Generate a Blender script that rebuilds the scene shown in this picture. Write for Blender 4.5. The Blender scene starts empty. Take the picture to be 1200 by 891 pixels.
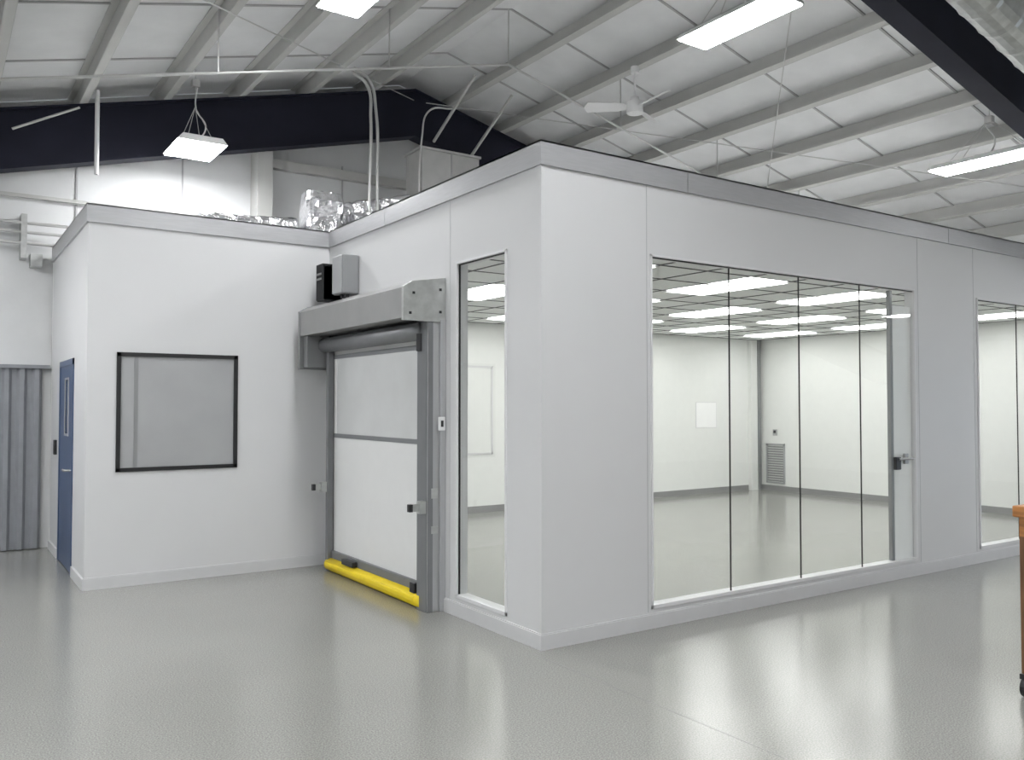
import bpy, bmesh, math, random
from mathutils import Vector
random.seed(4)
S=bpy.context.scene
try:
    S.view_settings.view_transform='Standard'
except Exception: pass
COL=bpy.context.collection

# ------------------------------------------------------------ materials
def mat(name,col,rough=.5,metal=0,noise=0,nscale=8,bump=0,bscale=60,spec=.5,coat=0,emit=None,es=0,stretch=None):
    m=bpy.data.materials.new(name);m.use_nodes=True;nt=m.node_tree;b=nt.nodes['Principled BSDF']
    b.inputs['Base Color'].default_value=(*col,1);b.inputs['Roughness'].default_value=rough
    b.inputs['Metallic'].default_value=metal;b.inputs['Specular IOR Level'].default_value=spec
    b.inputs['Coat Weight'].default_value=coat
    tc=nt.nodes.new('ShaderNodeTexCoord')
    src=tc.outputs['Object']
    if stretch:
        mp=nt.nodes.new('ShaderNodeMapping');mp.inputs['Scale'].default_value=stretch
        nt.links.new(src,mp.inputs[0]);src=mp.outputs[0]
    n=nt.nodes.new('ShaderNodeTexNoise');n.inputs['Scale'].default_value=nscale;n.inputs['Detail'].default_value=4
    nt.links.new(src,n.inputs['Vector'])
    r=nt.nodes.new('ShaderNodeValToRGB')
    k=max(noise,.01)
    r.color_ramp.elements[0].position=.3;r.color_ramp.elements[1].position=.7
    r.color_ramp.elements[0].color=(*[c*(1-k) for c in col],1)
    r.color_ramp.elements[1].color=(*[min(1,c*(1+k)) for c in col],1)
    nt.links.new(n.outputs[0],r.inputs[0]);nt.links.new(r.outputs[0],b.inputs['Base Color'])
    if bump:
        n2=nt.nodes.new('ShaderNodeTexNoise');n2.inputs['Scale'].default_value=bscale;n2.inputs['Detail'].default_value=3
        nt.links.new(src,n2.inputs['Vector'])
        bp=nt.nodes.new('ShaderNodeBump');bp.inputs['Strength'].default_value=bump;bp.inputs['Distance'].default_value=.01
        nt.links.new(n2.outputs[0],bp.inputs['Height']);nt.links.new(bp.outputs[0],b.inputs['Normal'])
    if emit:
        b.inputs['Emission Color'].default_value=(*emit,1);b.inputs['Emission Strength'].default_value=es
    return m
def glassmat(name,tint=(.97,.985,.975),rough=0.0):
    m=bpy.data.materials.new(name);m.use_nodes=True;nt=m.node_tree;nt.nodes.clear()
    o=nt.nodes.new('ShaderNodeOutputMaterial');t=nt.nodes.new('ShaderNodeBsdfTransparent');t.inputs[0].default_value=(*tint,1)
    g=nt.nodes.new('ShaderNodeBsdfGlossy');g.inputs['Roughness'].default_value=rough
    fr=nt.nodes.new('ShaderNodeLayerWeight');fr.inputs[0].default_value=.5
    pw=nt.nodes.new('ShaderNodeMath');pw.operation='POWER';pw.inputs[1].default_value=5
    ma=nt.nodes.new('ShaderNodeMath');ma.operation='MULTIPLY_ADD';ma.inputs[1].default_value=.9;ma.inputs[2].default_value=.06
    nt.links.new(fr.outputs['Facing'],pw.inputs[0]);nt.links.new(pw.outputs[0],ma.inputs[0])
    mx=nt.nodes.new('ShaderNodeMixShader');nt.links.new(ma.outputs[0],mx.inputs[0]);nt.links.new(t.outputs[0],mx.inputs[1]);nt.links.new(g.outputs[0],mx.inputs[2]);nt.links.new(mx.outputs[0],o.inputs[0])
    return m
M={}
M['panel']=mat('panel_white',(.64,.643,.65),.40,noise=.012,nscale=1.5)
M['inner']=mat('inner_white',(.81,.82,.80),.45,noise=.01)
M['joint']=mat('panel_joint',(.46,.47,.48),.6)
M['base']=mat('cove_base_white',(.59,.593,.60),.4)
M['basegrey']=mat('cove_base_grey',(.27,.27,.27),.5)
M['trim']=mat('brushed_trim',(.45,.453,.465),.38,metal=.35,noise=.05,nscale=6,stretch=(1,1,14))
M['frame']=mat('window_frame_white',(.70,.70,.71),.4)
M['black']=mat('black_seal',(.012,.012,.013),.45)
M['grid']=mat('ceiling_grid_dark',(.07,.07,.075),.5)
M['tile']=mat('ceiling_tile',(.85,.86,.85),.75,noise=.02,nscale=30)
M['steel']=mat('dark_primer_steel',(.015,.016,.028),.6,noise=.15,nscale=3,spec=.2)
M['purlin']=mat('purlin_cream',(.50,.50,.485),.5,noise=.04,nscale=3,spec=.3)
M['insul']=mat('roof_insulation_vinyl',(.74,.745,.75),.6,noise=.06,nscale=2,bump=.7,bscale=4)
M['wallvinyl']=mat('wall_insulation_vinyl',(.68,.685,.69),.6,noise=.05,nscale=2,bump=.35,bscale=4)
M['corr']=mat('corrugated_grey',(.27,.28,.30),.45,metal=.1,noise=.05)
M['galv']=mat('galvanised',(.52,.53,.52),.34,metal=.7,noise=.12,nscale=14)
M['stainless']=mat('stainless',(.37,.37,.365),.36,metal=.7,noise=.05,nscale=4,stretch=(12,1,1))
M['guide']=mat('door_guide_grey',(.21,.215,.225),.4,metal=.3,noise=.04)
M['guide2']=mat('door_guide_light',(.44,.445,.455),.4,metal=.3)
M['curtain']=mat('door_curtain_white',(.76,.765,.76),.5,noise=.01,bump=.05,bscale=3)
M['vinyl']=mat('door_vision_panel',(.62,.63,.63),.2,noise=.04,nscale=3,bump=.15,bscale=4)
M['strip']=mat('door_strip_grey',(.20,.205,.215),.5)
M['yellow']=mat('safety_yellow',(.90,.68,.02),.5,noise=.05)
M['blue']=mat('blue_paint',(.06,.095,.18),.35,noise=.03)
M['foil']=mat('duct_foil',(.80,.80,.82),.20,metal=1,noise=.15,nscale=20,bump=1,bscale=12)
M['unit']=mat('unit_beige_grey',(.42,.42,.41),.55,noise=.05)
M['white']=mat('white_enamel',(.8,.8,.8),.35)
M['conduit']=mat('conduit_grey',(.55,.55,.54),.35,metal=.5)
M['wood']=mat('oak_wood',(.38,.16,.045),.45,noise=.3,nscale=6,stretch=(1,1,9))
M['wooddark']=mat('dark_wood',(.15,.07,.028),.5,noise=.3,nscale=6,stretch=(9,9,1))
M['dark']=mat('dark_plastic',(.018,.018,.02),.4)
M['box']=mat('control_box_grey',(.27,.275,.28),.4,metal=.3)
M['frost']=mat('privacy_glass',(.38,.385,.39),.13,noise=.08,nscale=1.2,spec=.9)
M['grille']=mat('grille_grey',(.30,.30,.30),.5)
M['plainwhite']=mat('plain_white',(.92,.92,.92),.5)
M['glass']=glassmat('window_glass')
M['groove']=mat('floor_joint',(.17,.17,.158),.35)
def emis(n,s,c=(1,1,1)):
    m=mat(n,(.9,.9,.9),.5,emit=c,es=s);return m
M['troffer']=emis('troffer_lens',8.5,(1,1,.985))
M['led']=emis('led_lens',69,(.98,.99,1))
M['sheen_glow']=emis('added_glow_pane',4,(.62,.78,1))  # blue-white glow added out of view, for sheen on the wall panels

# floor
m=mat('epoxy_floor',(.268,.268,.247),.2,noise=.03,nscale=1.2,coat=0)
nt=m.node_tree;b=nt.nodes['Principled BSDF'];tc=[n for n in nt.nodes if n.type=='TEX_COORD'][0]
n1=nt.nodes.new('ShaderNodeTexNoise');n1.inputs['Scale'].default_value=90;n1.inputs['Detail'].default_value=2
mr=nt.nodes.new('ShaderNodeMapRange');mr.inputs[1].default_value=.3;mr.inputs[2].default_value=.7;mr.inputs[3].default_value=.07;mr.inputs[4].default_value=.20
nt.links.new(tc.outputs['Object'],n1.inputs['Vector']);nt.links.new(n1.outputs[0],mr.inputs[0]);nt.links.new(mr.outputs[0],b.inputs['Roughness'])
bp=nt.nodes.new('ShaderNodeBump');bp.inputs['Strength'].default_value=.16;bp.inputs['Distance'].default_value=.004
nt.links.new(n1.outputs[0],bp.inputs['Height']);nt.links.new(bp.outputs[0],b.inputs['Normal'])
ramp=[n for n in nt.nodes if n.type=='VALTORGB'][0]
n3=nt.nodes.new('ShaderNodeTexNoise');n3.inputs['Scale'].default_value=120;n3.inputs['Detail'].default_value=1
nt.links.new(tc.outputs['Object'],n3.inputs['Vector'])
mr3=nt.nodes.new('ShaderNodeMapRange');mr3.inputs[1].default_value=.3;mr3.inputs[2].default_value=.7;mr3.inputs[3].default_value=.74;mr3.inputs[4].default_value=1.26
nt.links.new(n3.outputs[0],mr3.inputs[0])
vm=nt.nodes.new('ShaderNodeVectorMath');vm.operation='SCALE'
nt.links.new(ramp.outputs[0],vm.inputs[0]);nt.links.new(mr3.outputs[0],vm.inputs['Scale']);nt.links.new(vm.outputs[0],b.inputs['Base Color'])
b.inputs['Specular IOR Level'].default_value=1.0
M['floor']=m

# ------------------------------------------------------------ mesh helpers
def empty(name,loc=(0,0,0)):
    e=bpy.data.objects.new(name,None);e.location=loc;e.empty_display_size=.2;COL.objects.link(e);return e
def fin(name,bm,mt,parent=None,bevel=0,smooth=False):
    me=bpy.data.meshes.new(name);bmesh.ops.recalc_face_normals(bm,faces=bm.faces);bm.to_mesh(me);bm.free()
    o=bpy.data.objects.new(name,me);COL.objects.link(o);me.materials.append(M[mt] if isinstance(mt,str) else mt)
    if parent: o.parent=parent
    if bevel:
        md=o.modifiers.new('b','BEVEL');md.width=bevel;md.segments=2;md.limit_method='ANGLE'
    if smooth:
        for p in me.polygons:p.use_smooth=True
    return o
def addbox(bm,b):
    x0,x1,y0,y1,z0,z1=b
    v=[bm.verts.new(c) for c in [(x0,y0,z0),(x1,y0,z0),(x1,y1,z0),(x0,y1,z0),(x0,y0,z1),(x1,y0,z1),(x1,y1,z1),(x0,y1,z1)]]
    for f in [(0,3,2,1),(4,5,6,7),(0,1,5,4),(1,2,6,5),(2,3,7,6),(3,0,4,7)]: bm.faces.new([v[i] for i in f])
def boxes(name,bl,mt,parent=None,bevel=0):
    bm=bmesh.new()
    for b in bl:addbox(bm,b)
    return fin(name,bm,mt,parent,bevel)
def box(name,b,mt,parent=None,bevel=0): return boxes(name,[b],mt,parent,bevel)
def quad(name,pts,mt,parent=None):
    bm=bmesh.new();bm.faces.new([bm.verts.new(p) for p in pts])
    return fin(name,bm,mt,parent)
def prism(name,pts,axis,a0,a1,mt,parent=None,bevel=0,smooth=False,bm=None):
    own=bm is None
    if own:bm=bmesh.new()
    def c(p,a):
        return {'x':(a,p[0],p[1]),'y':(p[0],a,p[1]),'z':(p[0],p[1],a)}[axis]
    A=[bm.verts.new(c(p,a0)) for p in pts];B=[bm.verts.new(c(p,a1)) for p in pts]
    bm.faces.new(A);bm.faces.new(B[::-1]);n=len(pts)
    for i in range(n):bm.faces.new([A[i],A[(i+1)%n],B[(i+1)%n],B[i]])
    if own:return fin(name,bm,mt,parent,bevel,smooth)
def tube(name,paths,r,mt,parent=None,bez=False):
    cu=bpy.data.curves.new(name,'CURVE');cu.dimensions='3D';cu.bevel_depth=r;cu.bevel_resolution=3;cu.use_fill_caps=True
    for pts in paths:
        if bez:
            sp=cu.splines.new('BEZIER');sp.bezier_points.add(len(pts)-1)
            for q,p in zip(sp.bezier_points,pts):
                q.co=p;q.handle_left_type=q.handle_right_type='AUTO'
        else:
            sp=cu.splines.new('POLY');sp.points.add(len(pts)-1)
            for q,p in zip(sp.points,pts):q.co=(*p,1)
    o=bpy.data.objects.new(name,cu);COL.objects.link(o);cu.materials.append(M[mt])
    if parent:o.parent=parent
    return o
def cyl(bm,c,r,h,axis='z',seg=24,r2=None):
    res=bmesh.ops.create_cone(bm,cap_ends=True,segments=seg,radius1=r,radius2=r if r2 is None else r2,depth=h)
    from mathutils import Matrix
    mt={'z':Matrix.Identity(4),'x':Matrix.Rotation(math.pi/2,4,'Y'),'y':Matrix.Rotation(math.pi/2,4,'X')}[axis]
    for v in res['verts']: v.co=mt@v.co+Vector(c)

# ------------------------------------------------------------ main dims
H=3.44; XR=10.05; YB=6.42; Y1=3.75; XL=-2.28; T=.1
RX=2.2; RZ=6.14; SL=.25
def rt(x): return RZ-SL*abs(x-RX)
HX0,HX1,HY0,HY1=-7.0,15.5,-13.0,6.55

# ---- hall shell
box('floor',(HX0-.1,HX1+.1,HY0-.1,HY1+.1,-.1,0),'floor')
boxes('trim_floor_joints',[(-.10,-.096,HY0,-.03,0,.0004),(4.9,4.904,HY0,-.03,0,.0004),(HX0,HX1,-5.004,-5.0,0,.0004)],'groove')
for nm,x0,x1 in (('ceiling_left',HX0,RX),('ceiling_right',RX,HX1)):
    za,zb=rt(x0)+.205,rt(x1)+.205
    prism(nm,[(x0,za),(x1,zb),(x1,zb+.08),(x0,za+.08)],'y',HY0,HY1,'insul')
zL,zR=rt(HX0)+.2,rt(HX1)+.2
prism('wall_back',[(HX0,0),(HX1,0),(HX1,zR),(RX,RZ+.2),(HX0,zL)],'y',HY1,HY1+.1,'wallvinyl')
prism('wall_entrance',[(HX0,0),(HX1,0),(HX1,zR),(RX,RZ+.2),(HX0,zL)],'y',HY0-.1,HY0,'wallvinyl')
box('wall_left',(HX0-.1,HX0,HY0,HY1,0,zL),'wallvinyl')
box('wall_right',(HX1,HX1+.1,HY0,HY1,0,zR),'wallvinyl')
# unseen framed glowing panel, added to give wall_front a bluish sheen
e=empty('sheen_glow_panel')
ya,yb,za,zb=-6.5,-5.0,.15,2.7
boxes('frame',[(HX1-.05,HX1,ya-.08,ya,0,zb+.08),(HX1-.05,HX1,yb,yb+.08,0,zb+.08),(HX1-.05,HX1,ya,yb,zb,zb+.08),(HX1-.05,HX1,ya,yb,0,za),(HX1-.05,HX1,ya,yb,1.25,1.35)],'guide2',e)
box('added_glow_pane',(HX1-.02,HX1-.01,ya,yb,za,zb),'sheen_glow',e)

sm=bmesh.new()
y=-11.6
while y<6.3:
    for x0,x1 in ((HX0,RX),(RX,HX1)):
        za,zb=rt(x0)+.19,rt(x1)+.19
        prism('',[(x0,za),(x1,zb),(x1,zb+.02),(x0,za+.02)],'y',y,y+.025,None,bm=sm)
    y+=1.52
fin('roof_insulation_seams',sm,mat('seam',(.42,.42,.42),.6))
pr=empty('roof_purlins')
k=0
for sgn in (-1,1):
    d=.68 if sgn<0 else .62
    while True:
        x=RX+sgn*d
        if x<HX0+.15 or x>HX1-.15:break
        z=rt(x)
        bm=bmesh.new();s=sgn
        addbox(bm,(x-.006,x+.006,HY0+.02,HY1-.02,z,z+.2))
        prism('',[(x,z+SL*0.0),(x-s*.075,z+SL*.075),(x-s*.075,z+SL*.075+.012),(x,z+.012)],'y',HY0+.02,HY1-.02,None,bm=bm)
        prism('',[(x-s*.075,z+SL*.075),(x-s*.082,z+SL*.075),(x-s*.082,z+.045),(x-s*.075,z+.045)],'y',HY0+.02,HY1-.02,None,bm=bm)
        addbox(bm,(min(x,x+s*.07),max(x,x+s*.07),HY0+.02,HY1-.02,z+.175,z+.187))
        fin('purlin_%d'%k,bm,'purlin',pr);k+=1
        d+=.9
def rafter(name,y,dep,sides=(-1,1)):
    bm=bmesh.new()
    for s in sides:
        xe=HX0+.1 if s<0 else HX1-.1
        def slab(o0,o1,w):
            x0,x1=RX,xe
            prism('',[(x0,rt(x0)-o0),(x1,rt(x1)-o0),(x1,rt(x1)-o1),(x0,rt(x0)-o1)],'y',y-w,y+w,None,bm=bm)
        slab(.002,.018,.11);slab(dep-.018,dep,.11);slab(.018,dep-.018,.006)
    return fin(name,bm,'steel')
rafter('roof_rafter',6.15,.68)
rafter('roof_rafter',-.42,.72)
rafter('roof_rafter',-7.2,.72)
fb=empty('flange_braces')
for x in (2.55,3.15):
    tube('brace',[[(x,5.0,rt(x)+.02),(x-.05,6.05,rt(x)-.62)]],.022,'purlin',fb)
box('wall_column',(.02,.22,6.25,6.54,0,4.95),'purlin')
g=empty('wall_girts')
box('girt_1',(.22,9.8,6.44,6.55,4.80,4.92),'purlin',g)
box('girt_2',(HX0+.05,-.05,6.49,6.55,4.02,4.06),'purlin',g)
seam=[(x,x+.02,6.535,6.55,0,5) for x in (-6,-4.8,-3.6,-2.05,-.85,1.3,2.5)]
boxes('wall_insulation_seams',seam,mat('seam2',(.42,.42,.43),.6))
bm=bmesh.new();pts=[];x=HX0+.02
while x<-2.36:
    pts+= [(x,6.50),(x+.03,6.46),(x+.075,6.46),(x+.105,6.50)];x+=.15
pts=[p for p in pts if p[0]<-2.3]
n=len(pts)
A=[bm.verts.new((p[0],p[1],.01)) for p in pts];B=[bm.verts.new((p[0],p[1],2.06)) for p in pts]
for i in range(n-1):bm.faces.new([A[i],A[i+1],B[i+1],B[i]])
fin('corrugated_wainscot',bm,'corr')
box('trim_wainscot',(HX0+.02,-2.3,6.43,6.54,2.06,2.10),'corr')
pc=empty('wall_conduits')
for z,yy in ((3.70,6.35),(3.60,6.38),(3.47,6.35)):
    tube('conduit',[[(HX0+.1,yy,z),(-2.15,yy,z)]],.018,'conduit',pc)
box('conduit_strut',(-2.62,-2.56,6.33,6.55,3.3,3.8),'galv',pc)
box('junction',(-2.52,-2.40,6.36,6.55,3.22,3.36),'galv',pc)

# ------------------------------------------------------------ cleanroom
W0,W1=.14,2.77
boxes('wall_front',[(0,1.0,0,T,0,H),(1.0,4.5,0,T,0,W0),(1.0,4.5,0,T,W1,H),(4.5,5.66,0,T,0,H),(5.66,9.16,0,T,0,W0),(5.66,9.16,0,T,W1,H),(9.16,XR,0,T,0,H)],'panel')
boxes('wall_side',[(0,T,T,.42,0,H),(0,T,.42,1.13,0,W0),(0,T,.42,1.13,W1,H),(0,T,1.13,1.5,0,H),(0,T,1.5,3.4,2.35,H),(0,T,3.4,YB,0,H)],'panel')
box('wall_rear',(XL,XR,YB,YB+.06,0,H),'inner')
box('wall_end',(XR-T,XR,T,YB,0,H),'inner')
boxes('wall_annex_front',[(XL,-2.02,Y1,Y1+T,0,H),(-.96,0,Y1,Y1+T,0,H),(-2.02,-.96,Y1,Y1+T,0,1.05),(-2.02,-.96,Y1,Y1+T,2.11,H)],'panel')
boxes('wall_annex_side',[(XL,XL+T,Y1+T,4.56,0,H),(XL,XL+T,5.62,YB,0,H),(XL,XL+T,4.56,5.62,2.1,H)],'panel')
box('ceiling_cleanroom_deck',(T,XR-T,T,YB,3.1,3.16),'unit')
box('ceiling_annex',(XL+T,0,Y1+T,YB,3.1,3.16),'unit')
boxes('trim_panel_joints',[(.965,.971,-.0015,.002,.12,3.28),(4.56,4.566,-.0015,.002,.12,3.28),(5.60,5.606,-.0015,.002,.12,3.28),(9.5,9.506,-.0015,.002,.12,3.28),
   (-.0015,.002,1.235,1.239,.12,3.28)],'joint')
def ltrim(name,segs,mt,bev=0): return boxes(name,segs,mt,None,bev)
ltrim('trim_1',[(-.02,1.38,-.02,0,3.285,H+.012),(1.388,5.1,-.02,0,3.285,H+.012),(5.108,XR,-.02,0,3.285,H+.012),(-.02,XR,-.02,.1,H,H+.012)],'trim')
ltrim('trim_2',[(-.02,0,0,2.4,3.285,H+.012),(-.02,0,2.406,Y1-.02,3.285,H+.012),(-.02,.1,.0,YB,H,H+.012)],'trim')
ltrim('trim_3',[(XL-.02,-.02,Y1-.02,Y1,3.285,H+.012),(XL-.02,0,Y1-.02,Y1+.1,H,H+.012)],'trim')
ltrim('trim_4',[(XL-.02,XL,Y1,YB,3.285,H+.012),(XL-.02,XL+.1,Y1,YB,H,H+.012)],'trim')
boxes('trim_corner',[(-.006,.05,-.006,0,.1,3.285),(-.006,0,0,.05,.1,3.285)],'panel')
def bb(name,segs,mt='base'):boxes(name,segs,mt)
bb('baseboard_front',[(-.018,XR,-.018,0,0,.1),(-.012,XR,-.012,0,.1,.108)])
bb('baseboard_side',[(-.018,0,0,1.32,0,.1),(-.012,0,0,1.32,.1,.108),(-.018,0,3.56,Y1-.018,0,.1)])
bb('baseboard_annex_front',[(XL-.018,0,Y1-.018,Y1,0,.1),(XL-.012,0,Y1-.012,Y1,.1,.108)])
bb('baseboard_annex_side',[(XL-.018,XL,Y1,4.5,0,.1),(XL-.018,XL,5.68,YB,0,.1)])
bb('baseboard_interior_rear',[(T,9.6,YB-.02,YB,0,.1)],'basegrey')
bb('baseboard_interior_end',[(XR-T-.02,XR-T,T,YB-.02,0,.1)],'basegrey')

def window_y(name,x0,x1,y,joints,fw=.028):
    e=empty(name)
    boxes('frame',[(x0,x1,y-.012,y+T-.01,W0,W0+fw),(x0,x1,y-.012,y+T-.01,W1-fw*.6,W1),(x0,x0+fw*.6,y-.012,y+T-.01,W0,W1),(x1-fw*.6,x1,y-.012,y+T-.01,W0,W1)],'frame',e,.002)
    boxes('gasket',[(x0+fw*.6,x1-fw*.6,y+.005,y+.02,W1-fw*.6-.008,W1-fw*.6),(x0+fw*.6,x0+fw*.6+.005,y+.005,y+.02,W0+fw,W1-fw)],'black',e)
    a,b,c,d=x0+.01,x1-.01,W0+.02,W1-.01
    quad('glass_pane',[(a,y+.011,c),(b,y+.011,c),(b,y+.011,d),(a,y+.011,d)],'glass',e)
    boxes('pane_joints',[(j-.004,j+.004,y+.005,y+.015,W0+fw,W1-fw*.6) for j in joints],'black',e)
    return e
w1=window_y('window_1',1.0,4.5,0,(1.87,2.745,3.62))
window_y('window_2',5.66,9.16,0,(6.52,7.4,8.28))
e=empty('window_3');fw=.028
boxes('frame',[(-.012,T-.01,.42,1.13,W0,W0+fw),(-.012,T-.01,.42,1.13,W1-.017,W1),(-.012,T-.01,.42,.437,W0,W1),(-.012,T-.01,1.113,1.13,W0,W1)],'frame',e,.002)
boxes('gasket',[(.005,.02,1.106,1.113,W0+fw,W1-.017),(.005,.02,.437,1.113,W1-.025,W1-.017)],'black',e)
quad('glass_pane',[(.011,.43,W0+.02),(.011,1.12,W0+.02),(.011,1.12,W1-.01),(.011,.43,W1-.01)],'glass',e)
e=empty('window_4')
a0,a1,c0,c1=-2.035,-.945,1.035,2.125
boxes('frame',[(a0,a1,Y1-.014,Y1+.03,c0,c0+.036),(a0,a1,Y1-.014,Y1+.03,c1-.036,c1),(a0,a0+.036,Y1-.014,Y1+.03,c0,c1),(a1-.036,a1,Y1-.014,Y1+.03,c0,c1)],'black',e)
box('privacy_pane',(a0+.02,a1-.02,Y1+.004,Y1+.02,c0+.02,c1-.02),'frost',e)
boxes('blind_stack',[(a0+.15,a0+.185,Y1+.001,Y1+.004,c0+.03,c1-.03)],'box',e)

# sliding leaf with pull handle inside window_1
e=empty('door_1')
box('jamb',(4.135,4.175,.03,.07,W0,2.74),'box',e,.004)
box('leaf_stile',(4.18,4.475,.03,.06,W0,2.6),mat('leaf_white',(.92,.92,.92),.4),e)
box('lock_case',(4.12,4.20,-.03,.005,1.03,1.15),'dark',e,.006)
tube('lever',[[(4.16,-.03,1.13),(4.40,-.03,1.13)]],.012,'stainless',e)
box('rose',(4.28,4.34,-.02,.005,1.08,1.18),'stainless',e,.006)

X0,X1i,Ya,Yb_=T,XR-T,T,YB
box('ceiling_tiles',(X0,X1i,Ya,Yb_,2.9,2.93),'tile')
gb=[]
lx=[1.66,3.49,5.32,7.15,8.98];ly=[1.50,3.33,5.16]
x=lx[0]-.305-.61*2
while x<X1i:
    if x>X0:gb.append((x-.010,x+.010,Ya,Yb_,2.894,2.9))
    x+=.61
y=ly[0]-.61-.61
while y<Yb_:
    if y>Ya:gb.append((X0,X1i,y-.010,y+.010,2.894,2.9))
    y+=.61
boxes('trim_ceiling_grid',gb,'grid')
for x in lx:
    for y in ly:
        e=empty('troffer_light',(x,y,2.89))
        o=box('lens',(-.285,.285,-.59,.59,-.006,-.002),'troffer',e)
        o2=boxes('bezel',[(-.30,-.285,-.605,.605,-.010,.0),(.285,.30,-.605,.605,-.010,.0),(-.285,.285,-.605,-.59,-.010,.0),(-.285,.285,.59,.605,-.010,.0)],'white',e)

box('wall_chase',(9.62,9.84,YB-.08,YB,0,2.89),'inner')
box('trim_chase_edge',(9.80,9.88,YB-.10,YB-.08,0,2.89),'box')
e=empty('return_air_grille')
boxes('grille_frame',[(9.925,9.95,5.82,6.25,.14,.17),(9.925,9.95,5.82,6.25,.87,.90),(9.925,9.95,5.82,5.85,.14,.9),(9.925,9.95,6.22,6.25,.14,.9)],'guide2',e)
boxes('louvres',[(9.93,9.95,5.85,6.22,.18+i*.046,.18+i*.046+.026) for i in range(15)],'grille',e)
e=empty('wall_thermostat');box('body',(9.93,9.95,6.0,6.09,1.05,1.17),'guide2',e,.004);box('display',(9.926,9.93,6.02,6.07,1.10,1.15),'dark',e)
e=empty('wall_white_rect');box('backing',(8.19,8.73,YB-.006,YB,1.21,1.69),'frame',e);box('sheet',(8.20,8.72,YB-.008,YB-.006,1.22,1.68),'plainwhite',e)  # flat white rectangle with a thin border on the rear wall
e=empty('window_5')
boxes('frame',[(3.1,3.75,YB-.012,YB,.88,.91),(3.1,3.75,YB-.012,YB,2.21,2.24),(3.1,3.13,YB-.012,YB,.88,2.24),(3.72,3.75,YB-.012,YB,.88,2.24)],'frame',e)
box('pane',(3.13,3.72,YB-.006,YB,.91,2.21),'inner',e)

e=empty('door_2')
D=XL
boxes('frame',[(D-.012,D+.05,4.56,4.62,0,2.1),(D-.012,D+.05,5.56,5.62,0,2.1),(D-.012,D+.05,4.56,5.62,2.04,2.1)],'blue',e)
boxes('leaf',[(D-.005,D+.04,4.62,4.9,0.01,2.04),(D-.005,D+.04,5.15,5.56,0.01,2.04),(D-.005,D+.04,4.9,5.15,.01,1.35),(D-.005,D+.04,4.9,5.15,1.9,2.04)],'blue',e)
box('vision_glass',(D+.01,D+.015,4.9,5.15,1.35,1.9),'frost',e)
boxes('vision_trim',[(D-.012,D,4.88,4.9,1.33,1.92),(D-.012,D,5.15,5.17,1.33,1.92),(D-.012,D,4.9,5.15,1.33,1.35),(D-.012,D,4.9,5.15,1.9,1.92)],'guide2',e)
tube('lever',[[(D,4.70,1.0),(D-.06,4.70,1.0),(D-.06,4.82,1.0)]],.011,'stainless',e)
e=empty('card_reader');box('reader',(D-.03,D,5.85,5.94,1.1,1.26),'dark',e,.005)

# ------------------------------------------------------------ roll-up door
e=empty('rollup_door')
boxes('guide_right',[(-.15,0,1.33,1.47,0,2.33)],'guide2',e,.004)
boxes('guide_right_face',[(-.156,-.15,1.34,1.50,0,2.33),(-.12,-.05,1.47,1.53,0,2.33),(-.15,-.105,1.326,1.33,0,2.33)],'guide',e,.001)
boxes('guide_right_flange',[(-.05,-.0,1.30,1.33,0,2.33)],'guide2',e,.003)
boxes('guide_left',[(-.10,0,3.40,3.50,0,2.33),(-.156,-.10,3.38,3.44,0,2.33)],'guide',e,.004)
boxes('guide_left_flange',[(-.03,0,3.50,3.57,0,2.33)],'guide2',e,.003)
xc=-.085
box('curtain_head',(xc,xc+.006,1.5,3.4,2.14,2.34),'curtain',e)
box('strip_upper',(xc-.008,xc,1.5,3.4,2.10,2.14),'strip',e)
box('vision_panel',(xc-.002,xc+.002,1.56,3.34,1.36,2.10),'vinyl',e)
boxes('vision_border',[(xc-.004,xc+.003,1.5,1.58,1.36,2.10),(xc-.004,xc+.003,3.32,3.4,1.36,2.10)],'curtain',e)
box('strip_mid',(xc-.008,xc,1.5,3.4,1.32,1.36),'strip',e)
box('curtain_lower',(xc-.002,xc+.004,1.5,3.4,.20,1.32),'curtain',e)
box('bottom_bar',(xc-.03,xc+.02,1.5,3.4,.11,.20),'guide',e,.006)
bm=bmesh.new();cyl(bm,(-.115,2.44,.065),.062,1.96,'y',20)
fin('bottom_edge_bumper',bm,'yellow',e,0,True)
boxes('bumper_pocket',[(-.185,-.06,1.50,3.38,.055,.10)],'yellow',e,.012)
boxes('reel_sensor',[(-.17,-.12,2.75,3.0,.13,.18),(-.17,-.12,1.52,1.6,.12,.2)],'dark',e,.004)
prism('hood',[(-.378,2.33),(-.378,2.57),(-.30,2.62),(0,2.66),(0,2.33)],'y',1.335,3.60,'stainless',e,.003)
prism('hood_end_cap',[(-.384,2.31),(-.384,2.575),(-.30,2.625),(0,2.67),(0,2.31)],'y',1.31,1.335,'galv',e,.002)
prism('hood_end_plate',[(-.384,2.0),(-.384,2.58),(-.30,2.63),(0,2.67),(0,2.0)],'y',3.58,3.62,'box',e,.002)
boxes('hood_bracket',[(-.34,-.12,3.48,3.58,2.02,2.33)],'box',e,.004)
bm=bmesh.new();cyl(bm,(-.16,2.45,2.24),.075,2.0,'y',20);fin('roller',bm,'guide',e,0,True)
boxes('bolts',[(-.30,-.28,1.304,1.31,2.52,2.54),(-.06,-.04,1.304,1.31,2.56,2.58),(-.06,-.04,1.304,1.31,2.38,2.40),(-.33,-.31,1.304,1.31,2.36,2.38)],'dark',e)
me_=empty('door_drive_motor')
bm=bmesh.new()
for i in range(9):addbox(bm,(-.21,-.01,3.42+i*.02,3.42+i*.02+.008,2.70,3.06))
addbox(bm,(-.195,-.0,3.42,3.60,2.69,3.04))
fin('finned_body',bm,'dark',me_,.002)
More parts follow.
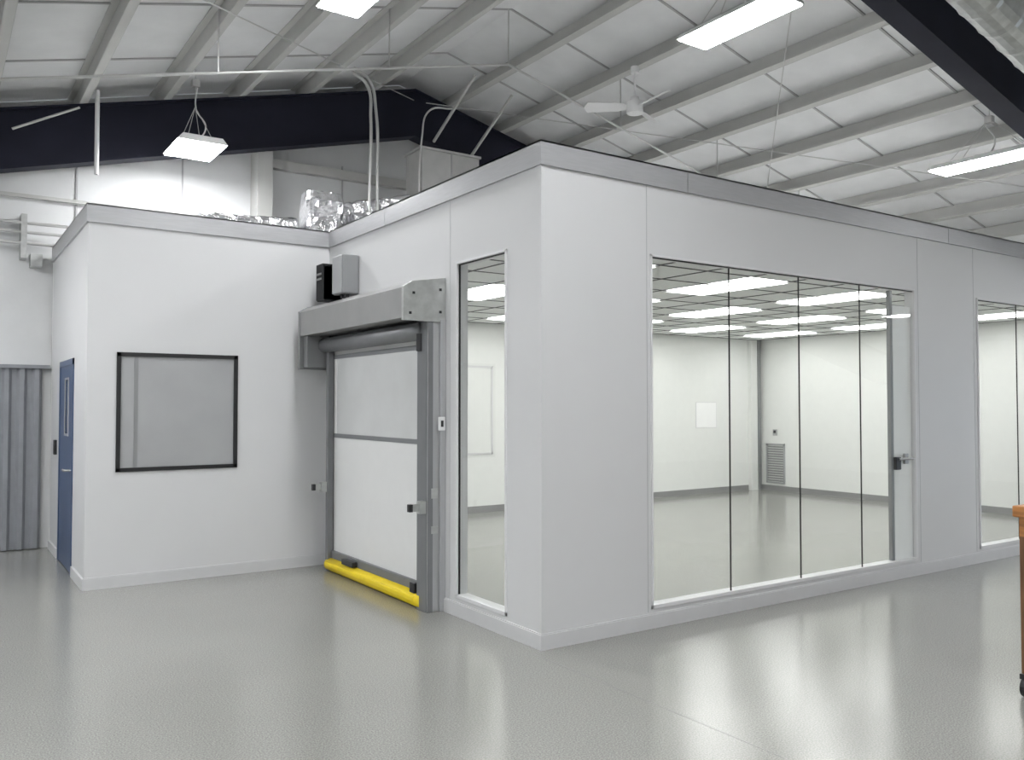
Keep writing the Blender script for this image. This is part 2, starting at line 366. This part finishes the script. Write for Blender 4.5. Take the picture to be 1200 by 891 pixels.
boxes('vents',[(-.213,-.208,3.45,3.57,2.95,2.97),(-.213,-.208,3.45,3.57,2.90,2.92)],'box',me_)
ce=empty('door_control_box')
box('enclosure',(-.175,-.004,3.0,3.24,2.72,3.10),'box',ce,.012)
box('lid',(-.187,-.175,3.01,3.23,2.73,3.09),'guide2',ce,.006)
boxes('glands',[(-.12,-.08,3.05,3.09,2.69,2.72),(-.12,-.08,3.14,3.18,2.69,2.72)],'dark',ce)
for nm,ys,yd in (('sensor_r',1.36,-1),('sensor_l',3.42,1)):
    boxes(nm,[(-.21,-.156,ys-.02,ys+.05,.78,.88),(-.27,-.21,ys,ys+.02,.80,.86)],'galv',e,.004)
    boxes(nm+'_cap',[(-.30,-.27,ys-.01,ys+.03,.80,.86)],'dark',e)
box('button_plate',(-.075,-.015,1.285,1.30,1.44,1.55),'white',e,.006)
box('button',(-.055,-.035,1.279,1.285,1.47,1.52),'dark',e)
boxes('lock_plates',[(-.12,-.06,1.322,1.326,.62,.68),(-.12,-.06,1.322,1.326,.9,.98)],'galv',e)
tube('top_pin',[[(-.16,1.45,2.08),(-.16,1.45,2.22)]],.03,'dark',e)

# ------------------------------------------------------------ stuff on cleanroom roof
e=empty('hvac_unit')
ZT=3.182
box('cabinet',(1.80,2.68,5.1,5.55,ZT,4.98),'unit',e,.01)
boxes('seams',[(1.79,2.69,5.09,5.1,4.0,4.03),(2.24,2.25,5.09,5.1,ZT,4.98)],'guide2',e)
box('cap',(1.78,2.70,5.08,5.57,4.98,5.01),'unit',e)
def foil(name,path,r,parent,seg=16,wr=.05,sq=.75):
    """foil-wrapped rectangular duct: superelliptic section, crinkled skin"""
    bm=bmesh.new();rings=[]
    N=len(path)
    P=[Vector(p) for p in path]
    Q=[]
    for i in range(N-1):
        for k in range(9):Q.append(P[i].lerp(P[i+1],k/9))
    Q.append(P[-1])
    for i,q in enumerate(Q):
        t=(Q[min(i+1,len(Q)-1)]-Q[max(i-1,0)]).normalized()
        u=t.cross(Vector((0,0,1)));u=u.normalized() if u.length>.01 else Vector((1,0,0));w=t.cross(u)
        rr=r*(1+(.03 if i%3 else -.04))
        ring=[]
        for j in range(seg):
            a=2*math.pi*(j+.5)/seg
            ca,sa=math.cos(a),math.sin(a)
            pw=2/5.0
            cx=math.copysign(abs(ca)**pw,ca);sx=math.copysign(abs(sa)**pw,sa)
            x=rr*(1+random.uniform(-wr,wr))
            ring.append(bm.verts.new(q+u*cx*x+w*sx*x*sq))
        rings.append(ring)
    for a_,b_ in zip(rings,rings[1:]):
        for j in range(seg):bm.faces.new([a_[j],a_[(j+1)%seg],b_[(j+1)%seg],b_[j]])
    bm.faces.new(rings[0][::-1]);bm.faces.new(rings[-1])
    return fin(name,bm,'foil',parent)
e=empty('foil_insulated_ducts')
foil('duct_riser',[(.38,4.95,3.2),(.38,4.95,4.14)],.22,e,sq=.9)
foil('duct_run_a',[(.5,5.35,3.92),(.9,5.3,4.00),(1.65,5.2,4.18)],.22,e)
foil('duct_run_b',[(.65,4.7,3.74),(1.0,4.65,3.80),(1.72,4.65,3.98)],.20,e)
foil('duct_flat',[(-1.0,5.1,3.68),(-.4,5.1,3.70),(.1,5.1,3.74)],.14,e)
boxes('duct_supports',[(-.8,-.76,5.08,5.12,3.182,3.6),(.9,.94,5.28,5.32,3.182,3.9),(1.2,1.24,4.64,4.68,3.182,3.75),(1.4,1.44,5.23,5.27,3.182,4.0)],'galv',e)
e=empty('roof_conduit_risers')
tube('riser',[[(1.02,5.0,3.2),(1.02,5.0,4.4),(1.03,5.0,5.2),(.98,5.0,5.60),(.8,5.0,5.72)],[(1.12,5.0,3.2),(1.12,5.0,4.5),(1.10,5.0,5.3),(1.0,5.0,5.68),(.8,5.0,5.78)]],.02,'conduit',e,True)
tube('loop',[[(1.75,5.0,3.3),(1.75,5.0,5.1),(1.85,5.0,5.45),(2.2,5.0,5.55)]],.012,'conduit',e,True)

e=empty('roof_conduit')
yc=3.6
def cz(x): return 5.66-SL*abs(x-2.15)
tube('run',[[(HX0+.1,yc,cz(HX0+.1)),(2.15,yc,cz(2.15)),(8.5,yc,cz(8.5))]],.014,'conduit',e)
for x in (-3.8,-1.2,.6,2.15,3.9,5.7,7.5):
    box('hanger',(x-.006,x+.006,yc-.006,yc+.006,cz(x),rt(x)+.2),'conduit',e)
e=empty('roof_bracing')
tube('rods',[[(-5.0,-.4,rt(-5)-.1),(2.2,6.1,rt(2.2)-.15)],[(2.4,6.1,rt(2.4)-.1),(9.5,-.4,rt(9.5)-.15)],[(2.4,-.4,rt(2.4)-.15),(9.5,6.1,rt(9.5)-.1)]],.007,'conduit',e)
e=empty('wall_strut')
tube('post',[[(-1.92,5.9,4.25),(-1.92,5.9,rt(-1.92)+.1)]],.025,'white',e)
tube('diag',[[(-2.75,5.9,4.62),(-2.1,5.9,4.98)]],.014,'conduit',e)

def highbay(x,y,z,w,l):
    e=empty('high_bay_light',(x,y,z))
    prism('housing',[(-w/2,0),(w/2,0),(w/2-.06,.07),(-w/2+.06,.07)],'y',-l/2,l/2,'white',e,.004)
    n=2
    for i in range(n):
        a=-w/2+.02+i*(w-.02)/n;b=a+(w-.06)/n
        box('led_lens',(a,b,-l/2+.02,l/2-.02,-.012,-.001),'led',e)
    zt=rt(x)+.02-z
    tube('suspension',[[(-w/4,l/3,.07),(0,0,min(.5,zt))],[(w/4,l/3,.07),(0,0,min(.5,zt))],[(-w/4,-l/3,.07),(0,0,min(.5,zt))],[(w/4,-l/3,.07),(0,0,min(.5,zt))],[(0,0,min(.5,zt)),(0,0,zt+.15)]],.004,'conduit',e)
    tube('power_cord',[[(.0,.0,.07),(.12,0,.28),(.02,.05,.5),(.03,0,zt)]],.009,'white',e,True)
    box('hook_box',(-.04,.04,-.04,.04,zt-.06,zt+.02),'conduit',e)
highbay(-.96,5.45,4.58,.55,.75)
highbay(6.8,.40,4.50,.42,1.3)
highbay(2.85,.75,5.27,.42,1.2)
highbay(-.42,2.1,5.22,.42,.95)
for x,y in ((-4.2,1.5),(-4.6,4.3),(-4.2,-2.5),(-.3,-2.2),(8.6,-3.4),(-4.2,-6.5),(-.3,-6.8),(5.4,-7.2),(-.3,-10.5),(4.5,-10.5),(11.2,1.0),(11.4,-4.0),(10.2,4.5),(6.6,4.6)):
    highbay(x,y,rt(x)-.55,.42,1.2)

fx,fy,fz=3.6,3.0,5.28
e=empty('ceiling_fan',(fx,fy,fz))
bm=bmesh.new();cyl(bm,(0,0,0),.10,.10,'z',24);cyl(bm,(0,0,-.07),.10,.05,'z',24,.10);cyl(bm,(0,0,.075),.05,.06,'z',16)
cyl(bm,(0,0,.27),.014,.4,'z',10);cyl(bm,(0,0,.44),.05,.08,'z',16)
fin('motor',bm,'white',e,.004)
for i in range(3):
    a=math.radians(25+120*i);bm=bmesh.new()
    L=[(.10,-.03),(.2,-.06),(.58,-.075),(.62,0),(.58,.075),(.2,.06),(.10,.03)]
    vs=[]
    for p in L:
        tz=p[1]*.45
        vs.append(bm.verts.new((p[0]*math.cos(a)-p[1]*math.sin(a),p[0]*math.sin(a)+p[1]*math.cos(a),tz-.02)))
    f=bm.faces.new(vs);r=bmesh.ops.extrude_face_region(bm,geom=[f])
    for v in r['geom']:
        if isinstance(v,bmesh.types.BMVert):v.co.z+=.01
    fin('blade_%d'%i,bm,'white',e)

bm=bmesh.new();seg=20;rings=[];N=150
for i in range(N+1):
    x=2.3+ (9.5-2.3)*i/N;z=5.02-SL*(x-2.3)-.0;r=.19+(.008 if i%6==0 else 0)
    rings.append([bm.verts.new((x,-1.35+r*math.cos(2*math.pi*j/seg),z+r*math.sin(2*math.pi*j/seg))) for j in range(seg)])
for a_,b_ in zip(rings,rings[1:]):
    for j in range(seg):bm.faces.new([a_[j],a_[(j+1)%seg],b_[(j+1)%seg],b_[j]])
bm.faces.new(rings[0]);bm.faces.new(rings[-1][::-1])
e=empty('spiral_duct');fin('duct',bm,'galv',e,0,False)
for x in (3.2,5.2,7.2):
    tube('duct_strap',[[(x,-1.55,5.02-SL*(x-2.3)),(x,-1.55,rt(x)+.15)],[(x,-1.15,5.02-SL*(x-2.3)),(x,-1.15,rt(x)+.15)]],.006,'galv',e)

e=empty('wooden_workbench')
box('top',(1.675,2.95,-2.95,-2.235,1.01,1.075),'wood',e,.008)
box('apron',(1.705,2.92,-2.92,-2.26,.90,1.01),'wood',e)
boxes('legs',[(1.705,1.785,-2.345,-2.26,.12,.9),(1.705,1.785,-2.92,-2.83,.12,.9),(2.83,2.92,-2.345,-2.26,.12,.9),(2.83,2.92,-2.92,-2.83,.12,.9)],'wooddark',e)
boxes('side_panels',[(1.72,2.9,-2.90,-2.28,.2,.90)],'wooddark',e)
bm=bmesh.new()
for x in (1.72,2.86):
    for y in (-2.285,-2.87):
        cyl(bm,(x,y,.055),.055,.04,'y',18);addbox(bm,(x-.03,x+.03,y-.03,y+.03,.10,.13))
fin('casters',bm,'dark',e)

w=bpy.data.worlds.new('World');S.world=w;w.use_nodes=True
w.node_tree.nodes['Background'].inputs[0].default_value=(.8,.85,.9,1);w.node_tree.nodes['Background'].inputs[1].default_value=.5
cd=bpy.data.cameras.new('Camera');cam=bpy.data.objects.new('Camera',cd);COL.objects.link(cam)
cd.sensor_width=36;cd.lens=1000.7/1200*36;cd.clip_start=.05
cam.location=(-3.413,-4.674,1.65);cam.rotation_euler=(math.radians(91.63),0,math.radians(-34.15))
S.camera=cam
